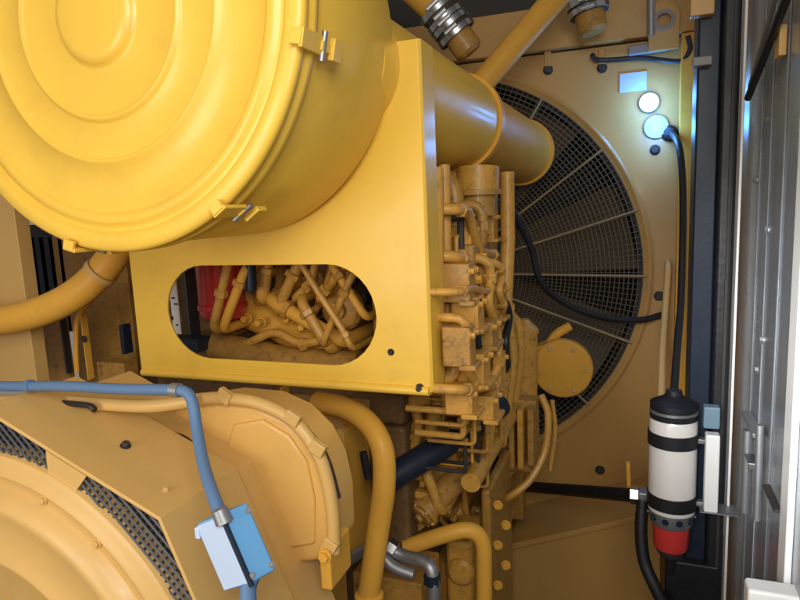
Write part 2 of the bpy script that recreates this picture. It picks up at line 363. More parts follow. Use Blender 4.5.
MB().lathe(A2 - axd * .02, axd, [(0, rad2 - .01), (0, rad2 + .007), (.016, rad2 + .007), (.016, rad2 - .01)], 64, closed=True).build('end_bead', AMBER, du)

# ================================================================== engine
EX = -.33
def S(px, py, dx=0.): return atX(px, py, EX + dx)
en = thing('engine', (-.75, 1.7, .1), 'big yellow diesel engine crowded with pipes, seen behind the slotted bracket', 'engine')
y0, y1, y1h = 1.22, 2.12, 1.74
zb_, zt_ = .35, 1.18
MB().bb((-1.15, y0, zb_), (EX - .14, y1 - .2, 1.02)).bb((-1.15, y0 + .001, 1.02), (EX - .141, y1h, zt_)).build('engine_block', GRIME_SHADE, en, .012)
# lower skirt, oil pan
MB().bb((-1.05, y0 + .05, .05), (EX - .1, y1 - .08, .6)).build('oil_pan', CAST, en, .02)
# cylinder heads and covers along the side facing the camera
nh = 4; y1h = 1.74; pitch = (y1h - y0 - .04) / nh
for i in range(nh):
    yc = y0 + .05 + pitch * (i + .5)
    hd = MB().box((EX - .13, yc, 1.26), (.20, pitch * .86, .18)).build('cylinder_head', CAST, en, .004)
    MB().box((EX - .12, yc, 1.385), (.17, pitch * .78, .07)).box((EX - .12, yc, 1.43), (.11, pitch * .5, .03)).build('valve_cover', PIPE, hd, .012)
    for dy in (-.3, .3):
        for dz in (1.21, 1.31): hexbolt((EX - .03, yc + dy * pitch, dz), (1, 0, 0), .010, .012).build('bolt', CAST, hd)
    # inspection cover on the block side
    MB().lathe((EX - .141, yc, .98), (1, 0, 0), [(0, pitch * .36), (.02, pitch * .36), (.03, pitch * .30), (.034, pitch * .12)], 28).build('inspection_cover', CAST, en)
    for k in range(6):
        g = k * math.pi / 3 + .3; hexbolt((EX - .122, yc + math.cos(g) * pitch * .325, .98 + math.sin(g) * pitch * .325), (1, 0, 0), .007, .008).build('bolt', CAST, en)
    # exhaust elbow rising from each head
    MB().pipe([(EX - .15, yc, 1.33), (EX - .045, yc, 1.34), (EX - .045, yc + .02, 1.56), (EX - .15, yc + .02, 1.57)], .020, 18, .05).build('exhaust_elbow', CAST, en)
    # injector line
    MB().pipe([(EX - .03, yc - .04, 1.24), (EX + .015, yc - .05, 1.22), (EX + .02, yc - .045, 1.12), (EX + .01, yc - .03, 1.02), (EX - .12, yc - .02, .93)], .009, 10).build('fuel_line', PIPE, en)
    MB().pipe([(EX - .03, yc + .04, 1.20), (EX + .02, yc + .05, 1.17), (EX + .025, yc + .06, 1.07), (EX + .0, yc + .06, .90), (EX - .12, yc + .05, .86)], .013, 10).build('coolant_line', PIPE, en)
# manifold along the top, under the duct
MB().cyl((EX - .15, y0, 1.56), (EX - .15, y1h, 1.56), .06, 32).build('exhaust_manifold', CAST, en)
MB().cyl((EX - .02, y0 + .02, 1.125), (EX - .02, y1h, 1.125), .017, 16).build('fuel_rail', PIPE, en)
MB().cyl((EX - .0, y0 + .02, .90), (EX - .0, y1 - .2, .90), .022, 16).build('oil_rail', PIPE, en)
# upright pipes right of the bracket (photo: x 447 and 505)
MB().tube([S(444, 165, .0), S(447, 300), S(449, 392)], .011, 12, 0).build('upright_pipe', PIPE, en)
MB().tube([S(436, 168, .0), S(437, 300), S(438, 380)], .013, 12, 0).build('upright_pipe', PIPE, en)
MB().tube([S(507, 172, .03), S(508, 240, .03), S(505, 306, .03)], .018, 14, 0).build('upright_pipe', PIPE, en)
MB().lathe(S(505, 304, .03), (0, 0, -1), [(0, .024), (.03, .024), (.034, .018)], 16).build('pipe_foot', PIPE, en)
MB().cyl(S(478, 168, -.02), S(478, 192, -.02), .05, 28).build('outlet_stub', PIPE, en)
MB().lathe(S(478, 190, -.02), (0, 0, -1), [(0, .056), (.012, .056), (.012, .04), (.06, .04)], 28).build('stub_flange', CAST, en)
def plumb(pts, r, dx, name='fuel_line', m=None, nuts=True):
    W = [S(x, y, dx) for x, y in pts]; IN = Vector((-.09 - dx, 0, 0))
    MB().pipe([W[0] + IN] + W + [W[-1] + IN], r, 14, r * 3).build(name, m or PIPE, en)
    if nuts:
        for i, j in ((0, 1), (-1, -2)):
            d = (W[j] - W[i]).normalized(); MB().lathe(W[i] + d * r * 3.2, d, [(0, r * 1.25), (.002, r * 1.42), (r * 1.8, r * 1.42), (r * 1.8 + .002, r * 1.25)], 6).build('union_nut', m or PIPE, en)
plumb([(455, 209), (468, 212), (476, 240), (480, 252), (497, 256)], .010, .03)
plumb([(455, 256), (466, 262), (468, 282), (460, 300), (462, 332), (456, 352)], .011, .03)
plumb([(489, 258), (491, 282), (487, 300), (497, 330), (499, 352), (495, 380)], .010, .06)
plumb([(451, 325), (453, 345), (454, 362), (453, 380)], .013, .02)
plumb([(466, 318), (469, 345), (467, 366), (478, 390)], .008, .06)
plumb([(471, 296), (481, 304), (487, 320), (485, 352)], .009, .04)
plumb([(459, 292), (472, 288), (484, 292), (500, 286)], .007, .06)
plumb([(462, 390), (480, 388), (498, 385)], .009, .06)
plumb([(470, 206), (471, 232), (470, 252)], .009, .0)
plumb([(482, 204), (483, 232), (481, 250)], .012, .0, m=CAST)
plumb([(497, 262), (503, 276), (498, 290), (505, 312)], .008, .07)
plumb([(475, 352), (476, 372), (488, 380), (490, 396)], .009, .05)
plumb([(478, 310), (476, 335), (480, 355)], .008, .055, 'wiring_hose', BLACK, False)
plumb([(463, 300), (464, 322), (474, 330), (474, 350)], .007, .04, 'wiring_hose', BLACK, False)
plumb([(506, 300), (510, 318), (505, 340), (508, 372)], .009, .05, 'wiring_hose', BLACK, False)
rnd = random.Random(23)
for k in range(34):   # thin lines laid square along the block side
    px = 448 + rnd.random() * 58; py = 215 + rnd.random() * 200; dx = rnd.random() * .05 - .02; r_ = .0035 + rnd.random() * .004
    p = S(px, py, dx); q = p + Vector((0, rnd.choice((-1, 1)) * (.02 + rnd.random() * .05), 0)); t_ = q - Vector((0, 0, .05 + rnd.random() * .14)); u_ = t_ + Vector((-.10, 0, 0))
    MB().pipe([p + Vector((-.10, 0, 0)), p, q, t_, u_], r_, 10, .012).build('fuel_line', rnd.choice((PIPE, CAST, AMBER, DARK)), en)
    MB().lathe(q + (t_ - q) * .4, (0, 0, -1), [(0, r_ * 1.2), (.002, r_ * 1.9), (.012, r_ * 1.9), (.014, r_ * 1.2)], 6).build('union_nut', rnd.choice((PIPE, CAST)), en)
for k in range(30):   # castings, lines and bolts low on the engine, between the slanting conduit and the ribbed bracket
    px = 362 + rnd.random() * 130; py = 400 + rnd.random() * 120; Yk = 1.30 + max(0, (px - 400)) * .0036; p = atY(px, py, Yk); m_ = rnd.choice((CAST, PIPE, PIPE, DARK, GRIME_SHADE))
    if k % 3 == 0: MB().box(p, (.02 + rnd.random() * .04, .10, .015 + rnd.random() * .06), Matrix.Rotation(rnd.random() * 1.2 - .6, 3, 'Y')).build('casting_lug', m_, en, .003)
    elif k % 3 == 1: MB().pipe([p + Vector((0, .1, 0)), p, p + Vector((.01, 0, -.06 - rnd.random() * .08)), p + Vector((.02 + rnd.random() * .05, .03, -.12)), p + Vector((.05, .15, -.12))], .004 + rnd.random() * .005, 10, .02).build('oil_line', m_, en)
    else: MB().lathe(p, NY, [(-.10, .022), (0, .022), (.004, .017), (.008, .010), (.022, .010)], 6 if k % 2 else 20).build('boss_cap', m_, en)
for px, py, w_, h_, dx in ((462, 238, .05, .05, .0), (486, 226, .05, .07, -.02), (459, 282, .045, .07, .035), (481, 274, .06, .05, .03), (494, 300, .06, .08, .02), (468, 312, .05, .06, .045), (483, 332, .06, .05, .05), (459, 345, .04, .07, .045), (474, 366, .06, .06, .05), (492, 368, .06, .07, .04), (462, 398, .05, .05, .04), (484, 404, .06, .05, .05)):
    p = S(px, py, dx)
    o = MB().box(p, (.05, w_, h_)).box(p + Vector((.02, 0, -h_ * .5)), (.03, w_ * 1.25, .010)).build('unit_pump', CAST if px % 2 else PIPE, en, .003)
    for sy in (-.35, .35): hexbolt(p + Vector((.025, w_ * sy, h_ * .3)), (1, 0, 0), .0055, .007).build('bolt', PIPE, o)
rnd = random.Random(11)
for k in range(60):   # ribs, bosses and little brackets that crowd the side of the block
    y = y0 + .02 + rnd.random() * .50; z = .80 + rnd.random() * .66; m_ = rnd.choice((CAST, PIPE, CAST, PIPE, DARK))
    x = EX - .13 + rnd.random() * .05; kind = k % 4
    if kind == 0: MB().box((x, y, z), (.08, .012 + rnd.random() * .02, .05 + rnd.random() * .08)).build('rib', m_, en, .003)
    elif kind == 1: MB().lathe((x, y, z), (1, 0, 0), [(-.04, .022), (.03, .022), (.036, .017), (.036, .010), (.05, .009)], 18).build('boss', m_, en)
    elif kind == 2: MB().box((x, y, z), (.09, .03 + rnd.random() * .03, .016), Matrix.Rotation(rnd.random() - .5, 3, 'X')).build('small_bracket', m_, en, .002)
    else: MB().lathe((x + .01, y, z), (0, 0, 1), [(-.03, .012), (-.01, .018), (.02, .018), (.022, .010), (.04, .010)], 6 if k % 8 == 3 else 16).build('fitting', m_, en)
# unit pumps / small bodies on the side
for px, py, w, h in ((462, 268, .06, .10), (476, 280, .05, .08), (486, 340, .07, .12), (472, 340, .05, .09), (460, 372, .07, .07), (462, 398, .06, .06), (455, 310, .05, .06)):
    p = S(px, py, 0)
    o = MB().box(p, (.07, w * 1.3, h)).build('unit_pump', CAST, en, .008)
    MB().cyl(p + Vector((.0, 0, h * .45)), p + Vector((.0, 0, h * .85)), w * .3, 14).build('pump_cap', PIPE, o)
    hexbolt(p + Vector((.035, w * .4, h * .2)), (1, 0, 0), .009, .010).build('bolt', AMBER, o); hexbolt(p + Vector((.035, -w * .4, -h * .2)), (1, 0, 0), .009, .010).build('bolt', AMBER, o)
# front gear case and accessories near the fan
MB().bb((-1.1, y1 - .002, .35), (EX - .04, y1 + .06, .98)).build('gear_case', CAST, en, .01)
wp = atY(562, 369, 2.05)
o = MB().lathe(wp + Vector((0, .10, 0)), NY, [(0, .05), (.02, .085), (.07, .098), (.10, .098), (.106, .093), (.110, .05)], 40).box(wp + Vector((-.09, .05, .02)), (.10, .08, .08), Matrix.Rotation(R(-25), 3, 'Y')).build('pump_housing', AMBER, en)
for k in range(6):
    g = k * math.pi / 3; hexbolt(wp + Vector((math.cos(g) * .078, -.008, math.sin(g) * .078)), NY, .007, .006).build('bolt', TAN, o)
MB().tube([wp + Vector((-.02, .05, .0)), atY(548, 350, 2.1), atY(556, 335, 2.1), atY(570, 326, 2.12)], .016, 12).build('pump_pipe', AMBER, en)
MB().box(atY(540, 372, 2.1), (.12, .06, .09), Matrix.Rotation(R(20), 3, 'Y')).build('pump_bracket', CAST, en, .01)
MB().cyl(atY(524, 330, 1.92), atY(524, 400, 1.92), .042, 28).build('oil_filter', PIPE, en)
MB().lathe(atY(524, 333, 1.92), (0, 0, 1), [(0, .046), (.012, .046), (.03, .03), (.045, .015)], 28).build('filter_cap', PIPE, en)
MB().cyl(atY(513, 325, 1.84), atY(512, 398, 1.84), .02, 18).build('oil_pipe', PIPE, en)
for k in range(5):
    MB().bb(atY(494 + k * 9.5, 402 + k * 1.2, 1.72) + Vector((-.010, -.03 - .012 * (k % 2), 0)), atY(494 + k * 9.5, 470 - 2 * k, 1.72) + Vector((.010, .04, 0))).build('rib', PIPE if k % 2 else CAST, en, .004)
MB().bb(atY(490, 398, 1.74), atY(540, 466, 1.80)).build('ribbed_bracket', CAST, en, .006)
MB().tube([atY(541, 395, 1.72), atY(548, 415, 1.7), atY(545, 450, 1.68), atY(530, 480, 1.64), atY(508, 498, 1.62), atY(496, 505, 1.75)], .010, 10).build('drain_line', PIPE, en)
MB().tube([atY(552, 400, 1.86), atY(555, 430, 1.85), atY(550, 470, 1.82)], .007, 8).build('drain_line', PIPE, en)
# diagonal dark conduit and yellow beam
MB().tube([atY(378, 486, 1.16), atY(436, 450, 1.25), atY(500, 405, 1.48)], .030, 20, 0).build('dark_conduit', NAVY, en)
MB().tube([atY(425, 512, 1.26), atY(455, 480, 1.34), atY(500, 430, 1.56)], .030, 18, 0).build('oil_cooler', CAST, en)
oc = MB().lathe(atY(425, 512, 1.26), atY(425, 512, 1.26) - atY(455, 480, 1.34), [(-.004, .037), (.008, .037), (.010, .028), (.016, .026), (.018, .010), (.026, .010)], 28).build('cooler_cap', CAST, en)
for k in range(6):
    u_ = (atY(455, 480, 1.34) - atY(425, 512, 1.26)).normalized(); e_ = u_.orthogonal().normalized(); f_ = u_.cross(e_); g = k * math.pi / 3
    hexbolt(atY(425, 512, 1.26) - u_ * .008 + (e_ * math.cos(g) + f_ * math.sin(g)) * .032, -u_, .0035, .005).build('bolt', PIPE, oc)
# lower clutter at x 340-520, y 400-600
MB().lathe(atY(408, 505, 1.30) + Vector((0, .08, 0)), NY, [(0, .06), (.08, .066), (.10, .060), (.105, .03), (.12, .028), (.122, .01)], 36).build('starter_cap', CAST, en)
MB().cyl(atY(400, 505, 1.32), atY(470, 505, 1.95), .07, 28).build('starter_body', CAST, en)
o = MB().bb(atY(480, 490, 1.42), atY(514, 610, 1.7)).build('side_case', CAST, en, .01)
for k in range(5):
    hexbolt(atY(498 + k % 2 * 8, 505 + 20 * k, 1.418), NY, .009, .01).build('bolt', AMBER, o)
MB().bb(atY(444, 540, 1.35), atY(488, 612, 1.5)).build('oil_body', PIPE, en, .015)
MB().lathe(atY(462, 570, 1.35), NY, [(0, .034), (.012, .034), (.02, .026), (.022, .01)], 28).build('oil_cover', PIPE, en)
MB().tube([atY(405, 548, 1.22), atY(440, 536, 1.24), atY(468, 530, 1.26), atY(482, 541, 1.27), atY(484, 570, 1.27), atY(484, 630, 1.27)], .0185, 20).build('elbow_pipe', AMBER, en)
MB().bb(atY(360, 392, 1.3), atY(430, 470, 1.5)).build('mid_case', CAST, en, .01)
for pts, r in (([(372, 402), (378, 430), (390, 455), (386, 480)], .012), ([(395, 400), (402, 420), (400, 450), (412, 480)], .010), ([(412, 398), (420, 425), (412, 455), (418, 480)], .012),
               ([(365, 430), (400, 440), (430, 432)], .009), ([(440, 400), (430, 425), (432, 450)], .014), ([(425, 470), (433, 490), (441, 515)], .012), ([(380, 520), (395, 525), (405, 545)], .012)):
    MB().pipe([atY(*pts[0], 1.26) + Vector((0, .15, 0))] + [atY(x, y, 1.26) for x, y in pts] + [atY(*pts[-1], 1.26) + Vector((0, .15, 0))], r, 14, r * 3).build('oil_line', PIPE, en)
for k in range(16):
    px = 366 + (k * 37) % 78; py = 402 + (k * 53) % 90
    hexbolt(atY(px, py, 1.27), NY, .008, .014).build('bolt', CAST if k % 3 else DARK, en)

# --- engine end seen through the slot
MB().bb(atY(120, 255, 1.42), atY(430, 420, 1.5)).build('end_case', GRIME_SHADE, en, .01)
for pts, r, Y in (([(230, 255), (222, 290), (212, 332)], .010, 1.12), ([(296, 255), (318, 292), (344, 332), (352, 350)], .007, 1.12), ([(262, 255), (263, 280), (256, 306)], .012, 1.25),
               ([(318, 255), (310, 285), (292, 300)], .009, 1.2), ([(334, 258), (322, 300), (300, 335)], .008, 1.25), ([(352, 262), (338, 300), (330, 345)], .012, 1.28), ([(282, 255), (280, 290), (270, 312)], .012, 1.28),
               ([(245, 345), (275, 330), (300, 345), (330, 338)], .010, 1.2)):
    MB().pipe([atY(x, y, Y) for x, y in pts] + [atY(*pts[-1], Y) + Vector((0, .2, 0))], r, 14, r * 3).build('fuel_line', PIPE, en)
    MB().lathe(atY(*pts[-2], Y), atY(*pts[-1], Y) - atY(*pts[-2], Y), [(0, r * 1.2), (.002, r * 1.5), (r * 1.6, r * 1.5), (r * 1.6 + .002, r * 1.2)], 6).build('union_nut', PIPE, en)
MB().tube([atY(222, 300, 1.28), atY(280, 325, 1.28), atY(390, 385, 1.28)], .042, 28, 0).build('cross_pipe', AMBER, en)
MB().tube([atY(215, 345, 1.22), atY(290, 362, 1.22), atY(360, 366, 1.22)], .034, 24, 0).build('cross_pipe', CAST, en)
o = MB().lathe(atY(345, 308, 1.28), NY, [(0, .05), (.02, .05), (.03, .042), (.032, .02), (.045, .018)], 32).build('round_cover', PIPE, en)
for k in range(6):
    g = k * math.pi / 3; hexbolt(atY(345, 308, 1.258) + Vector((math.cos(g) * .042, 0, math.sin(g) * .042)), NY, .005, .006).build('bolt', CAST, o)
for px, py in ((262, 322), (275, 332), (290, 318), (305, 326), (322, 330), (248, 318)):
    hexbolt(atY(px, py, 1.22), NY, .009, .02).build('bolt', DARK if (px + py) % 3 == 0 else AMBER, en)
MB().cyl(atY(250, 255, 1.15), atY(251, 290, 1.15), .013, 16).build('dark_coupling_gap', NAVY, en)
MB().cyl(atY(286, 256, 1.3), atY(274, 300, 1.3), .010, 12).build('dark_coupling_gap', BLACK, en)  # black rod painted in for the shade of a gap between the pipes
MB().bb(atY(183, 255, 1.2), atY(199, 345, 1.24)).build('support_post', DARK, en, .004)
MB().bb(atY(160, 338, 1.15), atY(212, 348, 1.2)).build('support_foot', NAVY, en, .003)

for px, py, qx, qy, r_, Yk in ((246, 268, 222, 330, .011, 1.14), (268, 258, 262, 300, .015, 1.2), (300, 262, 276, 312, .013, 1.2), (318, 300, 348, 262, .010, 1.18), (330, 262, 366, 318, .009, 1.16), (300, 300, 330, 350, .012, 1.18), (352, 275, 322, 345, .008, 1.15), (270, 300, 345, 342, .016, 1.2)):
    a_ = atY(px, py, Yk); b_ = atY(qx, qy, Yk)
    MB().pipe([a_ + Vector((0, .18, .02)), a_, b_, b_ + Vector((0, .18, 0))], r_, 14, .02).build('oil_line', AMBER if px % 4 else PIPE, en)
    MB().lathe(a_.lerp(b_, .2), b_ - a_, [(0, r_ * 1.1), (.002, r_ * 1.5), (.014, r_ * 1.5), (.016, r_ * 1.1)], 6).build('union_nut', PIPE, en)
rnd = random.Random(5)
for k in range(26):
    px = 240 + rnd.random() * 125; py = 268 + rnd.random() * 80; Yk = 1.30 + rnd.random() * .1; p = atY(px, py, Yk); m_ = rnd.choice((CAST, PIPE, PIPE, DARK))
    if k % 3 == 0: MB().box(p, (.012 + rnd.random() * .03, .12, .012 + rnd.random() * .05), Matrix.Rotation(rnd.random() * 1.4 - .7, 3, 'Y')).build('rib', m_, en, .003)
    elif k % 3 == 1: MB().lathe(p, NY, [(-.10, .016), (0, .016), (.004, .012), (.006, .008), (.016, .008)], 18).build('boss', m_, en)
    else: hexbolt(p + NY * .01, NY, .008, .014).build('bolt', m_, en); MB().cyl(p, p + Vector((0, .12, 0)), .012, 10).build('boss', m_, en)
rf = thing('red_tank', atY(222, 320, 1.3), 'dark red round tank seen through the bracket slot', 'tank')
MB().lathe(atY(224, 320, 1.2), (0, 0, 1), [(0, .03), (.008, .048), (.02, .054), (.25, .054)], 36).build('tank_body', RED, rf)
MB().lathe(atY(224, 320, 1.2), (0, 0, 1), [(.03, .053), (.03, .058), (.04, .058), (.04, .053)], 36, closed=True).build('band', RED, rf)
wt2 = thing('hanging_tag', atY(176, 306, 1.09), 'narrow white tag with dark marks at the left end of the bracket slot', 'tag')
MB().bb(atY(168, 279, 1.09), atY(182, 334, 1.094)).build('card', WHITE, wt2, .001)
for px, py, w, h in ((173, 298, .008, .004), (176, 304, .010, .003), (172, 318, .006, .008), (177, 325, .006, .003)):
    MB().box(atY(px, py, 1.0885), (w, .001, h)).build('mark', NAVY, wt2)

# ================================================================== flywheel housing and its pipes (right of the generator)
FY = atD(250, 480, .97).y
fh = thing('flywheel_housing', atY(270, 560, FY), 'large rounded yellow housing with a bead round its edge, right of the blue cable', 'housing')
gc = None
outl = [(150, 420), (175, 408), (215, 402), (255, 406), (285, 420), (308, 443), (322, 470), (330, 505), (332, 552), (318, 562), (285, 566), (262, 640), (150, 640)]
def flat(pts, Y): return [atY(x, y, Y) for x, y in pts]
FLY = mat('housing yellow paint', (.68, .40, .11), .4, coat=.1, var=.08, bump=.05, bscale=30, dirt=.2, dirtcol=(.3, .18, .07))
MB().prism(flat(outl, FY), (0, .09, 0)).build('cover_plate', FLY, fh, .01)
MB().prism(flat([(232, 425), (262, 420), (288, 436), (306, 462), (314, 500), (314, 545), (272, 552), (246, 500), (225, 450)], FY - .006), (0, .01, 0)).build('raised_pad', FLY, fh, .005)
MB().tube(flat([(150, 402), (190, 400), (222, 398), (258, 403), (292, 420), (316, 450), (327, 480), (333, 515), (334, 552)], FY - .005), .010, 14).build('edge_bead', TAN, fh)
for x, y in ((225, 396), (293, 418), (318, 448), (330, 545)):
    MB().box(atY(x, y, FY - .012), (.024, .012, .020), Matrix.Rotation(R(30), 3, 'Y')).build('bead_clip', TAN, fh, .002)
MB().tube(flat([(303, 428), (324, 458), (336, 498)], FY + .02), .008, 10).build('edge_wire', DARK, fh)
MB().bb(atY(318, 548, FY - .02), atY(352, 566, FY + .05)).build('lower_flange', AMBER, fh, .004)
hexbolt(atY(325, 556, FY - .022), NY, .008, .008).build('bolt', AMBER, fh)
# box behind with sloping top
cbx = thing('control_cabinet', atY(330, 520, 1.12), 'squat yellow box behind the rounded housing, with a dark slot in its side', 'box')
MB().bb(atY(282, 428, 1.08), atY(345, 520, 1.2)).build('body', AMBER, cbx, .004)
MB().bb(atY(343, 432, 1.075), atY(366, 530, 1.2)).build('side_panel', AMBER, cbx, .004)
MB().bb(atY(341, 430, 1.07), atY(345, 512, 1.09)).build('edge_strip', FLY, cbx, .002)
MB().bb(atY(276, 404, 1.14), atY(372, 432, 1.22)).build('top', TAN, cbx, .004)
MB().cyl(atY(363, 452, 1.078), atY(368, 478, 1.078), .008, 12).build('slot', BLACK, cbx)
ls = thing('short_posts', atY(287, 415, 1.1), 'short yellow post under the bottom edge of the slotted bracket', 'post')
MB().bb(atY(279, 388, 1.1), atY(291, 410, 1.13)).build('post', AMBER, ls, .002)
ls.name = 'short_post'
jp = thing('bent_pipe', atY(370, 590, 1.0), 'thick yellow J shaped pipe bending down right of the rounded housing', 'pipe')
MB().tube([atY(318, 402, 1.08), atY(345, 408, 1.05), atY(368, 423, 1.02), atY(382, 448, 1.0), atY(384, 485, .99), atY(378, 530, .99), atY(369, 592, .99)], .0215, 24).build('pipe', AMBER, jp)
MB().lathe(atY(369, 594, .99), (0, 0, 1), [(-.02, .028), (.0, .028), (.004, .022)], 24).build('pipe_end', AMBER, jp)
# silver fittings and braided hose
sh = thing('steel_hose', atY(400, 560, 1.05), 'silver hose with steel fittings below the thick J shaped pipe', 'hose')
MB().tube([atY(384, 546, 1.08), atY(404, 556, 1.08), atY(424, 562, 1.07), atY(433, 578, 1.06), atY(434, 640, 1.05)], .013, 16).build('hose', STEEL, sh)
MB().lathe(atY(388, 545, 1.08), atY(404, 556, 1.08) - atY(388, 545, 1.08), [(0, .017), (.018, .017), (.02, .014)], 6).build('hex_nut', CHROME, sh)
MB().lathe(atY(432, 574, 1.06), Vector((0, 0, -1)), [(0, .017), (.020, .017), (.022, .014)], 6).build('hex_nut', NAVY, sh)
MB().tube([atY(348, 560, 1.07), atY(372, 548, 1.07), atY(392, 566, 1.06), atY(414, 575, 1.06)], .012, 12).build('return_pipe', STEEL, sh)
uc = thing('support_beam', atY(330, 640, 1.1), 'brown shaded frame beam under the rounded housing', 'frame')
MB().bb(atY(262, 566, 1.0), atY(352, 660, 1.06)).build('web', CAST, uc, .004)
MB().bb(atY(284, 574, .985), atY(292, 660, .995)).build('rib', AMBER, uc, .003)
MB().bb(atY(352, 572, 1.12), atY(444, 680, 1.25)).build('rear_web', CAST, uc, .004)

# ================================================================== generator at bottom left
V45 = atD(160, 518, .75); RG = .405; GY = V45.y
gcn = Vector((V45.x - RG * math.cos(R(45)), GY, V45.z - RG * math.sin(R(45))))
ge = thing('generator', Vector((gcn.x, GY + .1, gcn.z - RG)), 'big tan yellow generator with eight sided hood and round end, at bottom left', 'generator')
def octa(r, y): return [Vector((gcn.x + r * math.cos(R(45 * k)), y, gcn.z + r * math.sin(R(45 * k)))) for k in range(8)]
MB().prism(octa(RG, GY), (0, .155, 0), hole=octa(RG - .006, GY)).build('hood', TAN, ge, .0015)
MB().prism(octa(RG - .008, GY + .145), (0, .008, 0)).build('hood_back', TAN, ge)
RE = RG * math.cos(R(22.5)) - .034
MB().lathe((gcn.x, GY, gcn.z), (0, 1, 0), [(-.030, .0), (-.030, .20), (-.033, .205), (-.033, .209), (-.030, .214), (-.027, .270), (-.030, .276), (-.028, .286), (-.014, .296), (-.008, .300), (-.008, .312), (-.011, .316), (-.009, .322), (-.004, .330), (-.003, RE - .002), (-.001, RE), (.14, RE)], 160).build('end_shield', TAN, ge, ang=50)
# grille between hood and shield
gr = MB(); yg = GY + .006
GM = mat('grille wire', (.05, .05, .06), .5, metal=.2)
sp_ = .0095
n = int(RG / sp_) + 1
def clipoct(x, z):   # inside octagon and outside the shield
    r = math.hypot(x, z)
    for k in range(8):
        g = R(45 * k + 22.5)
        if x * math.cos(g) + z * math.sin(g) > RG * math.cos(R(22.5)) - .007: return False
    return r > RE - .003
# diagonal lattice, only the upper right quadrant arc is in view; full ring built anyway
for s_ in (1, -1):
    for k in range(-2 * n, 2 * n + 1):
        c0 = k * sp_
        run = None; t = -RG * 1.5
        d = Vector((math.cos(R(45)), 0, s_ * math.sin(R(45)))); nrm = Vector((-d.z, 0, d.x))
        while t < RG * 1.5:
            p = nrm * c0 + d * t; ins = clipoct(p.x, p.z)
            if ins and run is None: run = t
            if (not ins) and run is not None:
                a = gcn + nrm * c0 + d * run; b = gcn + nrm * c0 + d * t; a.y = b.y = yg + (.001 if s_ > 0 else -.001)
                if t - run > .003: gr.cyl(a, b, .0018, 4)
                run = None
            t += .001
gr.build('vent_grille', GM, ge)
MB().prism(octa(RG - .012, GY + .03), (0, .004, 0)).build('dark_backing', CORE, ge)
for deg in (28, 52, 70, 8):
    hexbolt(Vector((gcn.x + .308 * math.cos(R(deg)), GY - .009, gcn.z + .308 * math.sin(R(deg)))), NY, .005, .004).build('bolt', TAN, ge)
for k in range(8):
    g0 = R(45 * k + 22.5); ap = RG * math.cos(R(22.5)) - .0068; pts = []
    for i in range(9): g = g0 + R(-4 + i); pts.append(Vector((gcn.x + (RE - .004) * math.cos(g), GY + .001, gcn.z + (RE - .004) * math.sin(g))))
    for w_ in (5.5, -5.5): rr_ = ap / math.cos(R(w_)); pts.append(Vector((gcn.x + rr_ * math.cos(g0 + R(w_)), GY + .001, gcn.z + rr_ * math.sin(g0 + R(w_)))))
    MB().prism(pts, (0, .003, 0)).build('grille_frame', TAN, ge)
# small knobs on the hood facets
def hoodpt(f, ypos, seg=1):
    a = octa(RG, GY)[seg]; b = octa(RG, GY)[seg + 1]; p = a.lerp(b, f); p.y = GY + ypos; return p
nrm = Vector((math.cos(R(67.5)), 0, math.sin(R(67.5))))
hexbolt(hoodpt(.42, .075), nrm, .0055, .006).build('bolt', DARK, ge)
hexbolt(hoodpt(.1, .045), nrm, .004, .003).build('bolt', TAN, ge)

# terminal strip behind the hood
lb = thing('rear_cowl', Vector((gcn.x, GY + .2, gcn.z)), 'flat grey yellow cowl ledge behind the generator hood under the blue cable', 'cowl')
MB().prism(octa(RG - .02, GY + .165), (0, .1, 0)).build('cowl', TAN, lb, .004)
bh = MB().tube([atY(158, 432, GY + .17), atY(168, 434, GY + .16), atY(185, 440, GY + .17), atY(198, 452, GY + .18)], .006, 10).build('black_wire', BLACK)
tag(bh, 'short black wire tucked behind the generator hood left of the blue cable', 'wire')

# ------------------------------------------------------------------ blue cable and box
YB = GY + .06
bc = thing('blue_cable', atY(190, 390, YB), 'blue cable running along the generator top and bending down to the blue box', 'cable')
MB().tube([atY(-60, 380, YB), atY(0, 386, YB), atY(60, 386, YB), atY(120, 389, YB), atY(172, 390, YB), atY(187, 393, YB), atY(193, 405, YB - .005), atY(197, 430, YB - .02), atY(203, 462, YB - .05), atY(212, 492, YB - .08), atY(223, 520, YB - .10)], .0072, 14).build('cord', BLUEC, bc)
MB().lathe(atY(176, 390, YB), (1, 0, 0), [(-.006, .009), (.006, .009)], 16).build('cable_tie', STEEL, bc)
MB().lathe(atY(30, 386, YB), (1, 0, 0), [(-.004, .009), (.004, .009)], 16).build('cable_tie', BLUEC, bc)
gcab = MB().tube([atY(-60, 402, YB + .04), atY(0, 401, YB + .04), atY(45, 400, YB + .04), atY(100, 404, YB + .05), atY(150, 406, YB + .06), atY(200, 400, YB + .08)], .0095, 12).build('yellow_conduit', TAN)
tag(gcab, 'thin tan yellow conduit running just below the blue cable', 'conduit')
gc2 = MB().tube([atY(-60, 398, YB + .05), atY(0, 403, YB + .03), atY(40, 402, YB + .03), atY(85, 405, YB + .03), atY(95, 410, YB + .03)], .0045, 8).build('dark_wire', BLACK)
tag(gc2, 'thin dark wire lying along the generator top under the blue cable', 'wire')
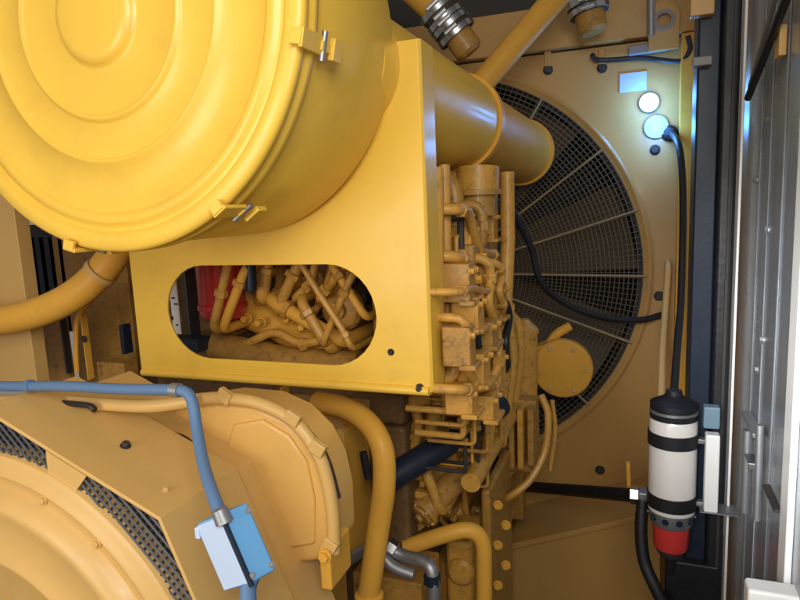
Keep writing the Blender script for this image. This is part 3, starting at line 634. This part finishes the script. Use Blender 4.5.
# box: a corner faces us; left face carries a pale sheet that paints in its lit tone
bx = thing('junction_box', atD(232, 580, .63), 'bright blue plastic junction box with lit left face painted pale, on the blue cable', 'junction box')
e0 = atD(221, 514, .615); e1 = atD(251, 584, .615)       # front corner edge, top to bottom
down = (e1 - e0)
lft = atD(196, 524, .635) - e0; rgt = atD(248, 502, .635) - e0
def slab(o, a, b, c): 
    o = Vector(o); vs = [o, o + a, o + a + b, o + b]; return vs, [v + c for v in vs]
nl = lft.cross(down).normalized(); 
if nl.dot(fw) < 0: nl = -nl
nr = down.cross(rgt).normalized()
if nr.dot(fw) < 0: nr = -nr
vs = [e0, e0 + lft, e0 + lft + rgt * .9 + fw * .01, e0 + rgt]
m = MB(); m.prism(vs, down); m.build('case', BLUEB, bx, .003)
m = MB(); m.prism([e0 + lft * .05 + down * .03 - nl * .0012, e0 + lft * .97 + down * .03 - nl * .0012, e0 + lft * .97 + down * .97 - nl * .0012, e0 + lft * .05 + down * .97 - nl * .0012], nl * .002); m.build('lit_face_plate', PALE, bx)
MB().tube([e0 - down * .06, e0 + down * .5 , e1 + down * .03], .0028, 8, 0).build('seam_cord', NAVY, bx)
MB().lathe(e0 - down * .07, down, [(0, .008), (.014, .009), (.016, .006)], 14).build('gland', STEEL, bx)
MB().tube([e1 - down * .05 + fw * .01, atD(248, 592, .625), atD(251, 640, .62)], .0085, 12).build('tail_cord', BLUEC, bx)
for u_, v_ in ((.12, .1), (.88, .1), (.12, .9), (.88, .9)):
    hexbolt(e0 + rgt * u_ + down * v_ - nr * .001, -nr, .0022, .0022).build('lid_screw', GREYP, bx)
for f in (.08, ): MB().box(e0 + lft * 1.03 + down * .12, (.006, .006, .012)).build('lug', PALE, bx, .001)

# ================================================================== left side under the drum
lc = thing('left_column', atY(20, 390, 1.05), 'flat upright yellow column at the left edge under the drum', 'column')
MB().bb(atY(-80, 190, 1.0), atY(11, 384, 1.0) + Vector((0, .02, 0))).build('front_plate', AMBER, lc, .002)
MB().bb(atY(13, 190, 1.02), atY(44, 384, 1.05)).build('rear_plate', AMBER, lc, .002)
MB().bb(atY(11, 190, .995), atY(14, 382, 1.03)).build('edge_bar', TAN, lc, .002)
cp = thing('curved_pipe', atY(50, 310, .95), 'thick glossy yellow curved pipe sweeping up to the right under the drum', 'pipe')
MB().tube([atY(-80, 318, .92), atY(-20, 322, .93), atY(25, 316, .94), atY(66, 300, .96), atY(98, 275, .99), atY(124, 240, 1.03), atY(140, 205, 1.08)], .032, 28, 8).build('pipe', AMBER, cp)
MB().lathe(atY(101, 272, .992), (atY(104, 268, .995) - atY(96, 277, .99)), [(-.006, .0325), (-.006, .0355), (.006, .0355), (.006, .0325)], 28, closed=True).build('collar', TAN, cp)
lp = thing('backing_panel', atY(90, 390, 1.2), 'brown yellow backing panel with ledge between the column and the bracket', 'panel')
MB().bb(atY(20, 318, 1.18), atY(78, 396, 1.2)).build('lower_panel', CAST, lp, .003)
MB().bb(atY(60, 225, 1.3), atY(146, 396, 1.32)).build('rear_panel', CAST, lp, .003)
MB().bb(atY(96, 362, 1.15), atY(142, 396, 1.2)).build('ledge', CAST, lp, .003)
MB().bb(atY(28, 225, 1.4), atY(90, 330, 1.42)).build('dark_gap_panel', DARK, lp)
MB().bb(atY(80, 312, 1.1), atY(94, 378, 1.12)).build('upright_strip', AMBER, lp, .002)
hexbolt(atY(84, 339, 1.098), NY, .006, .005).build('bolt', DARK, lp)
MB().tube([atY(92, 300, 1.12), atY(78, 318, 1.1), atY(76, 345, 1.1), atY(77, 372, 1.1)], .006, 10).build('edge_line', AMBER, lp)
MB().bb(atY(118, 325, 1.16), atY(134, 352, 1.19)).build('black_block', NAVY, lp, .003)
MB().bb(atY(60, 318, 1.15), atY(72, 372, 1.17)).build('black_block', DARK, lp, .003)
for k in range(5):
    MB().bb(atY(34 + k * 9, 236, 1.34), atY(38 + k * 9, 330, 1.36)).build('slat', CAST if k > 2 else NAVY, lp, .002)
# dark backdrop behind the engine on the left
rp = MB().bb((-2.4, 2.2, .2), (-1.1, 2.25, 2.4)).build('rear_bulkhead', DARK); tag(rp, 'dark bulkhead far behind the drum and engine on the left', 'bulkhead')

# ================================================================== pillar, door, canister (right)
PY = 1.66
pr = thing('door_pillar', Vector((atY(718, 300, PY).x, PY, 0)), 'dark blue black upright pillar between the radiator wall and the grey door', 'pillar')
x0 = (atY(694, 100, PY).x + atY(688, 500, PY).x) / 2; x1 = atY(715, 250, PY).x; x2 = (atY(746, 90, PY).x + atY(719, 590, PY).x) / 2
MB().bb((x0, PY, 0), (x1, PY + .12, 3.0)).build('blue_face', NAVY, pr, .006)
MB().bb((x1, PY - .025, 0), (x2 - .006, PY + .05, 3.0)).build('rubber_seal', BLACK, pr, .010)
MB().bb((x1 + .02, PY - .028, 0), (x1 + .028, PY - .02, 3.0)).build('seal_lip', DARK, pr, .002)
MB().bb((x2 - .005, PY - .05, 0), (x2 + .001, PY - .01, 3.0)).build('highlight_edge', WHITE, pr, .002)  # white paint stands in for the highlight along the steel edge
pk = thing('pillar_bracket', atY(703, 60, PY - .01), 'small grey bracket on the upper left edge of the dark pillar', 'bracket')
MB().box(atY(702, 62, PY - .02), (.04, .03, .02)).build('plate', GREYP, pk, .003)
MB().box(atY(702, 5, PY - .02), (.05, .03, .05)).build('upper_plate', WALLP, pk, .003)
# door: sheet along Y on the right, reflective
dr = thing('enclosure_door', Vector((x2 + .02, 1.3, 0)), 'grey reflective metal door with a white strip painted in for daylight at the right edge', 'door')
MB().bb((x2 + .014, .75, 0), (x2 + .034, PY + .05, 3.0)).build('door_sheet', DOORG, dr, .003)
for yy, w in ((1.46, .012), (1.36, .02), (1.24, .012)):
    MB().bb((x2 + .011, yy, 0), (x2 + .0139, yy + w, 3.0)).build('door_rib', DOORG, dr, .003)
xw = x2 + .012
def dX(px, py): return atX(px, py, xw)
w0 = dX(797, 250); w1 = dX(778, 600)
MB().bb((x2 + .003, 1.05, 0), (x2 + .0138, 1.10, 3.0)).build('daylight_strip', WHITE, dr, .003)  # white paint stands in for the daylight showing at the door
for px, py in ((757, 180), (768, 230), (763, 340), (758, 370), (770, 120)):
    hexbolt(atX(px, py, x2 + .0139), (-1, 0, 0), .007, .006).build('rivet', STEEL, dr)
MB().bb(atY(748, 590, 1.0), atY(815, 640, 1.0) + Vector((0, .04, 0))).build('door_foot', WHITE, dr, .006)
# stay arm
sa = thing('door_stay', atY(780, 20, 1.4), 'slanting dark and steel stay arm at the top of the door', 'stay arm')
a = atX(786, 0, x2 - .01); b = atX(748, 98, x2 - .01); a2 = a + (a - b) * .4
MB().cyl(b, a2, .007, 12).build('gas_strut', BLACK, sa)
MB().cyl(b + Vector((0, -.02, .02)), a + Vector((0, .035, .05)), .0045, 12).build('strut_rod', STEEL, sa)
MB().box(atX(781, 42, x2 + .004), (.012, .035, .05)).build('end_plate', TAN, sa, .002)
# latch assembly on the door
dl = thing('door_latch', atY(720, 480, 1.56), 'white steel latch bracket with tray beside the canister', 'latch')
q = lambda px, py: atY(px, py, 1.56)
MB().bb(q(706, 435), q(718, 514) + Vector((0, .03, 0))).build('bracket_plate', WHITE, dl, .004)
MB().bb(q(704, 407), q(720, 430) + Vector((0, .03, 0))).build('blue_block', mat('slate blue block', (.16, .25, .33), .4), dl, .004)
MB().bb(q(700, 513), q(760, 519) + Vector((0, .06, 0))).build('tray', STEEL, dl, .002)
MB().cyl(atX(748, 430, x2 - .005), atX(745, 512, x2 - .005), .010, 14).build('latch_tube', STEEL, dl)
MB().cyl(atX(760, 425, x2 - .005), atX(757, 520, x2 - .005), .007, 14).build('latch_rod', STEEL, dl)
MB().box(atX(752, 462, x2 - .012), (.02, .05, .014)).build('catch', CHROME, dl, .002)
MB().box(atX(752, 424, x2 - .0), (.02, .14, .01)).build('upper_catch', STEEL, dl, .002)
MB().box(atX(772, 498, x2 + .002), (.012, .10, .006)).build('lower_catch', DARK, dl, .001)

# canister
ct = atY(673, 400, 1.62); cbm = atY(671, 556, 1.62)
cx, cy = (ct.x + cbm.x) / 2, 1.62
def cz(py): return atY(671, py, 1.62).z
rc = 22.5 * mpp(ct)
cn = thing('fuel_filter_canister', (cx, cy, cz(560)), 'white canister with black bands and a red bowl below, beside the dark pillar', 'filter canister')
o3 = Vector((cx, cy, 0)); Z = Vector((0, 0, 1))
MB().lathe(o3, Z, [(cz(508), rc * .9), (cz(508), rc), (cz(420), rc), (cz(417), rc * .94)], 48).build('canister_body', CANW, cn)
MB().lathe(o3, Z, [(cz(417), rc * .9), (cz(417), rc * .98), (cz(412), rc * 1.0), (cz(410), rc * .9), (cz(408), rc * .9), (cz(407), rc * .98), (cz(402), rc * .98), (cz(400), rc * .8), (cz(397), rc * .5), (cz(394), rc * .35), (cz(390), rc * .33)], 48).build('top_cap', BLACK, cn)
MB().lathe(o3, Z, [(cz(411), rc * .93), (cz(411), rc * 1.01), (cz(408.5), rc * 1.01), (cz(408.5), rc * .93)], 48, closed=True).build('clamp_ring', STEEL, cn)
for a_, b_ in ((430, 443), (491, 504)):
    bd = MB().lathe(o3, Z, [(cz(b_), rc * .98), (cz(b_), rc * 1.06), (cz(a_), rc * 1.06), (cz(a_), rc * .98)], 48, closed=True).build('band', BLACK, cn, .001)
    MB().box(Vector((cx + rc * 1.15, cy - .01, cz((a_ + b_) / 2))), (.03, .02, .012)).build('band_lug', STEEL, bd, .002)
MB().lathe(o3, Z, [(cz(522), rc * .8), (cz(522), rc * .86), (cz(518), rc * .92), (cz(509), rc * .92), (cz(508), rc * .8)], 48).build('lower_collar', STEEL, cn)
for k in range(10):
    g = 2 * math.pi * k / 10; hexbolt(o3 + Vector((math.cos(g) * rc * .92, math.sin(g) * rc * .92, cz(514))), (math.cos(g), math.sin(g), 0), .006, .006).build('screw', NAVY, cn)
MB().lathe(o3, Z, [(cz(546.5), rc * .5), (cz(546), rc * .72), (cz(543), rc * .76), (cz(523), rc * .80), (cz(522), rc * .6)], 48).build('red_bowl', RED, cn)
MB().lathe(o3, Z, [(cz(556), rc * .2), (cz(555), rc * .45), (cz(550), rc * .62), (cz(546.4), rc * .66)], 48).build('bowl_base', DARK, cn)
MB().lathe(o3, Z, [(cz(574), rc * .14), (cz(566), rc * .2), (cz(556), rc * .3)], 24).build('drain_valve', BLACK, cn)
# inlet pipe
ip = thing('black_inlet_pipe', atY(585, 492, WY - .1), 'straight black pipe running left from the canister fitting along the wall', 'pipe')
pa = atY(642, 496, 1.68); pb = atY(520, 486, WY - .08)
MB().tube([pb, pa], .019, 18, 0).build('pipe', BLACK, ip)
MB().box(pa + Vector((.015, 0, .0)), (.05, .04, .035)).build('fitting', STEEL, ip, .005)
MB().lathe(pa - Vector((.02, 0, 0)), (1, 0, 0), [(-.01, .024), (.01, .024)], 6).build('hex_nut', CHROME, ip)
MB().cyl(atY(629, 488, 1.75), atY(628, 462, 1.75), .006, 10).build('valve_stem', AMBER, ip)
hs = MB().tube([atY(643, 500, 1.66), atY(641, 530, 1.64), atY(644, 560, 1.62), atY(654, 585, 1.6), atY(672, 620, 1.58)], .016, 14).build('drain_hose', BLACK)
tag(hs, 'black hose dropping from the canister fitting to the floor', 'hose')
bd_ = MB().bb(atY(665, 560, 1.63), atY(712, 680, 1.7)).build('lower_stand', BLACK, bevel=.006)
tag(bd_, 'black stand block under the red bowl of the canister', 'stand')

# low yellow base box in front of the wall
bbx = thing('base_cabinet', atY(590, 600, 2.0), 'low brown yellow sheet metal box on the floor under the fan guard', 'box')
P = [atY(x, y, 2.02) for x, y in ((511, 547), (660, 516), (660, 760), (511, 760))]
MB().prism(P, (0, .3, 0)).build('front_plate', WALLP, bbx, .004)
P2 = [atY(x, y, 2.0) for x, y in ((507, 545), (662, 511), (662, 516.5), (507, 551))]
MB().prism(P2, (0, .35, 0)).build('top_lip', WALLP, bbx, .003)
MB().bb(atY(508, 497, 2.34), atY(655, 545, 2.36)).build('rear_sheet', CAST, bbx, .003)

# ================================================================== light
w = bpy.data.worlds.new('World'); SC.world = w; w.use_nodes = True
w.node_tree.nodes['Background'].inputs['Color'].default_value = (1, .90, .80, 1); w.node_tree.nodes['Background'].inputs['Strength'].default_value = .23
def area(name, loc, target, size, power, col, sy=None):
    ld = bpy.data.lights.new(name, 'AREA'); ld.energy = power; ld.color = col; ld.size = size
    if sy: ld.shape = 'RECTANGLE'; ld.size_y = sy
    o = bpy.data.objects.new(name, ld); C.objects.link(o); o.location = loc
    o.rotation_euler = (Vector(target) - Vector(loc)).to_track_quat('-Z', 'Y').to_euler(); return o
area('doorway_light', CAM + Vector((.28, -.5, .5)), atD(330, 250, 1.0), .7, 17, (1, .96, .88))
area('side_light', CAM + Vector((-.75, -.5, -.1)), atD(320, 480, .9), .6, 8.5, (1, .92, .82))
dl_ = area('door_fill', CAM + Vector((-.12, -.1, .12)), Vector((x2 + .12, 1.22, 1.2)), .25, 1.9, (.95, .98, 1)); dl_.data.spread = R(34)  # added lamp close to the camera, only there to brighten the door
fl_ = bpy.data.lights.new('camera_flash', 'POINT'); fl_.energy = 3.0; fl_.shadow_soft_size = .02; fl_.color = (.9, .95, 1)
fo = bpy.data.objects.new('camera_flash', fl_); C.objects.link(fo); fo.location = CAM + rt * -.03 + up * .04 - fw * .02

SC.view_settings.view_transform = 'Standard'; SC.view_settings.look = 'None'; SC.view_settings.gamma = 1; SC.view_settings.exposure = 0
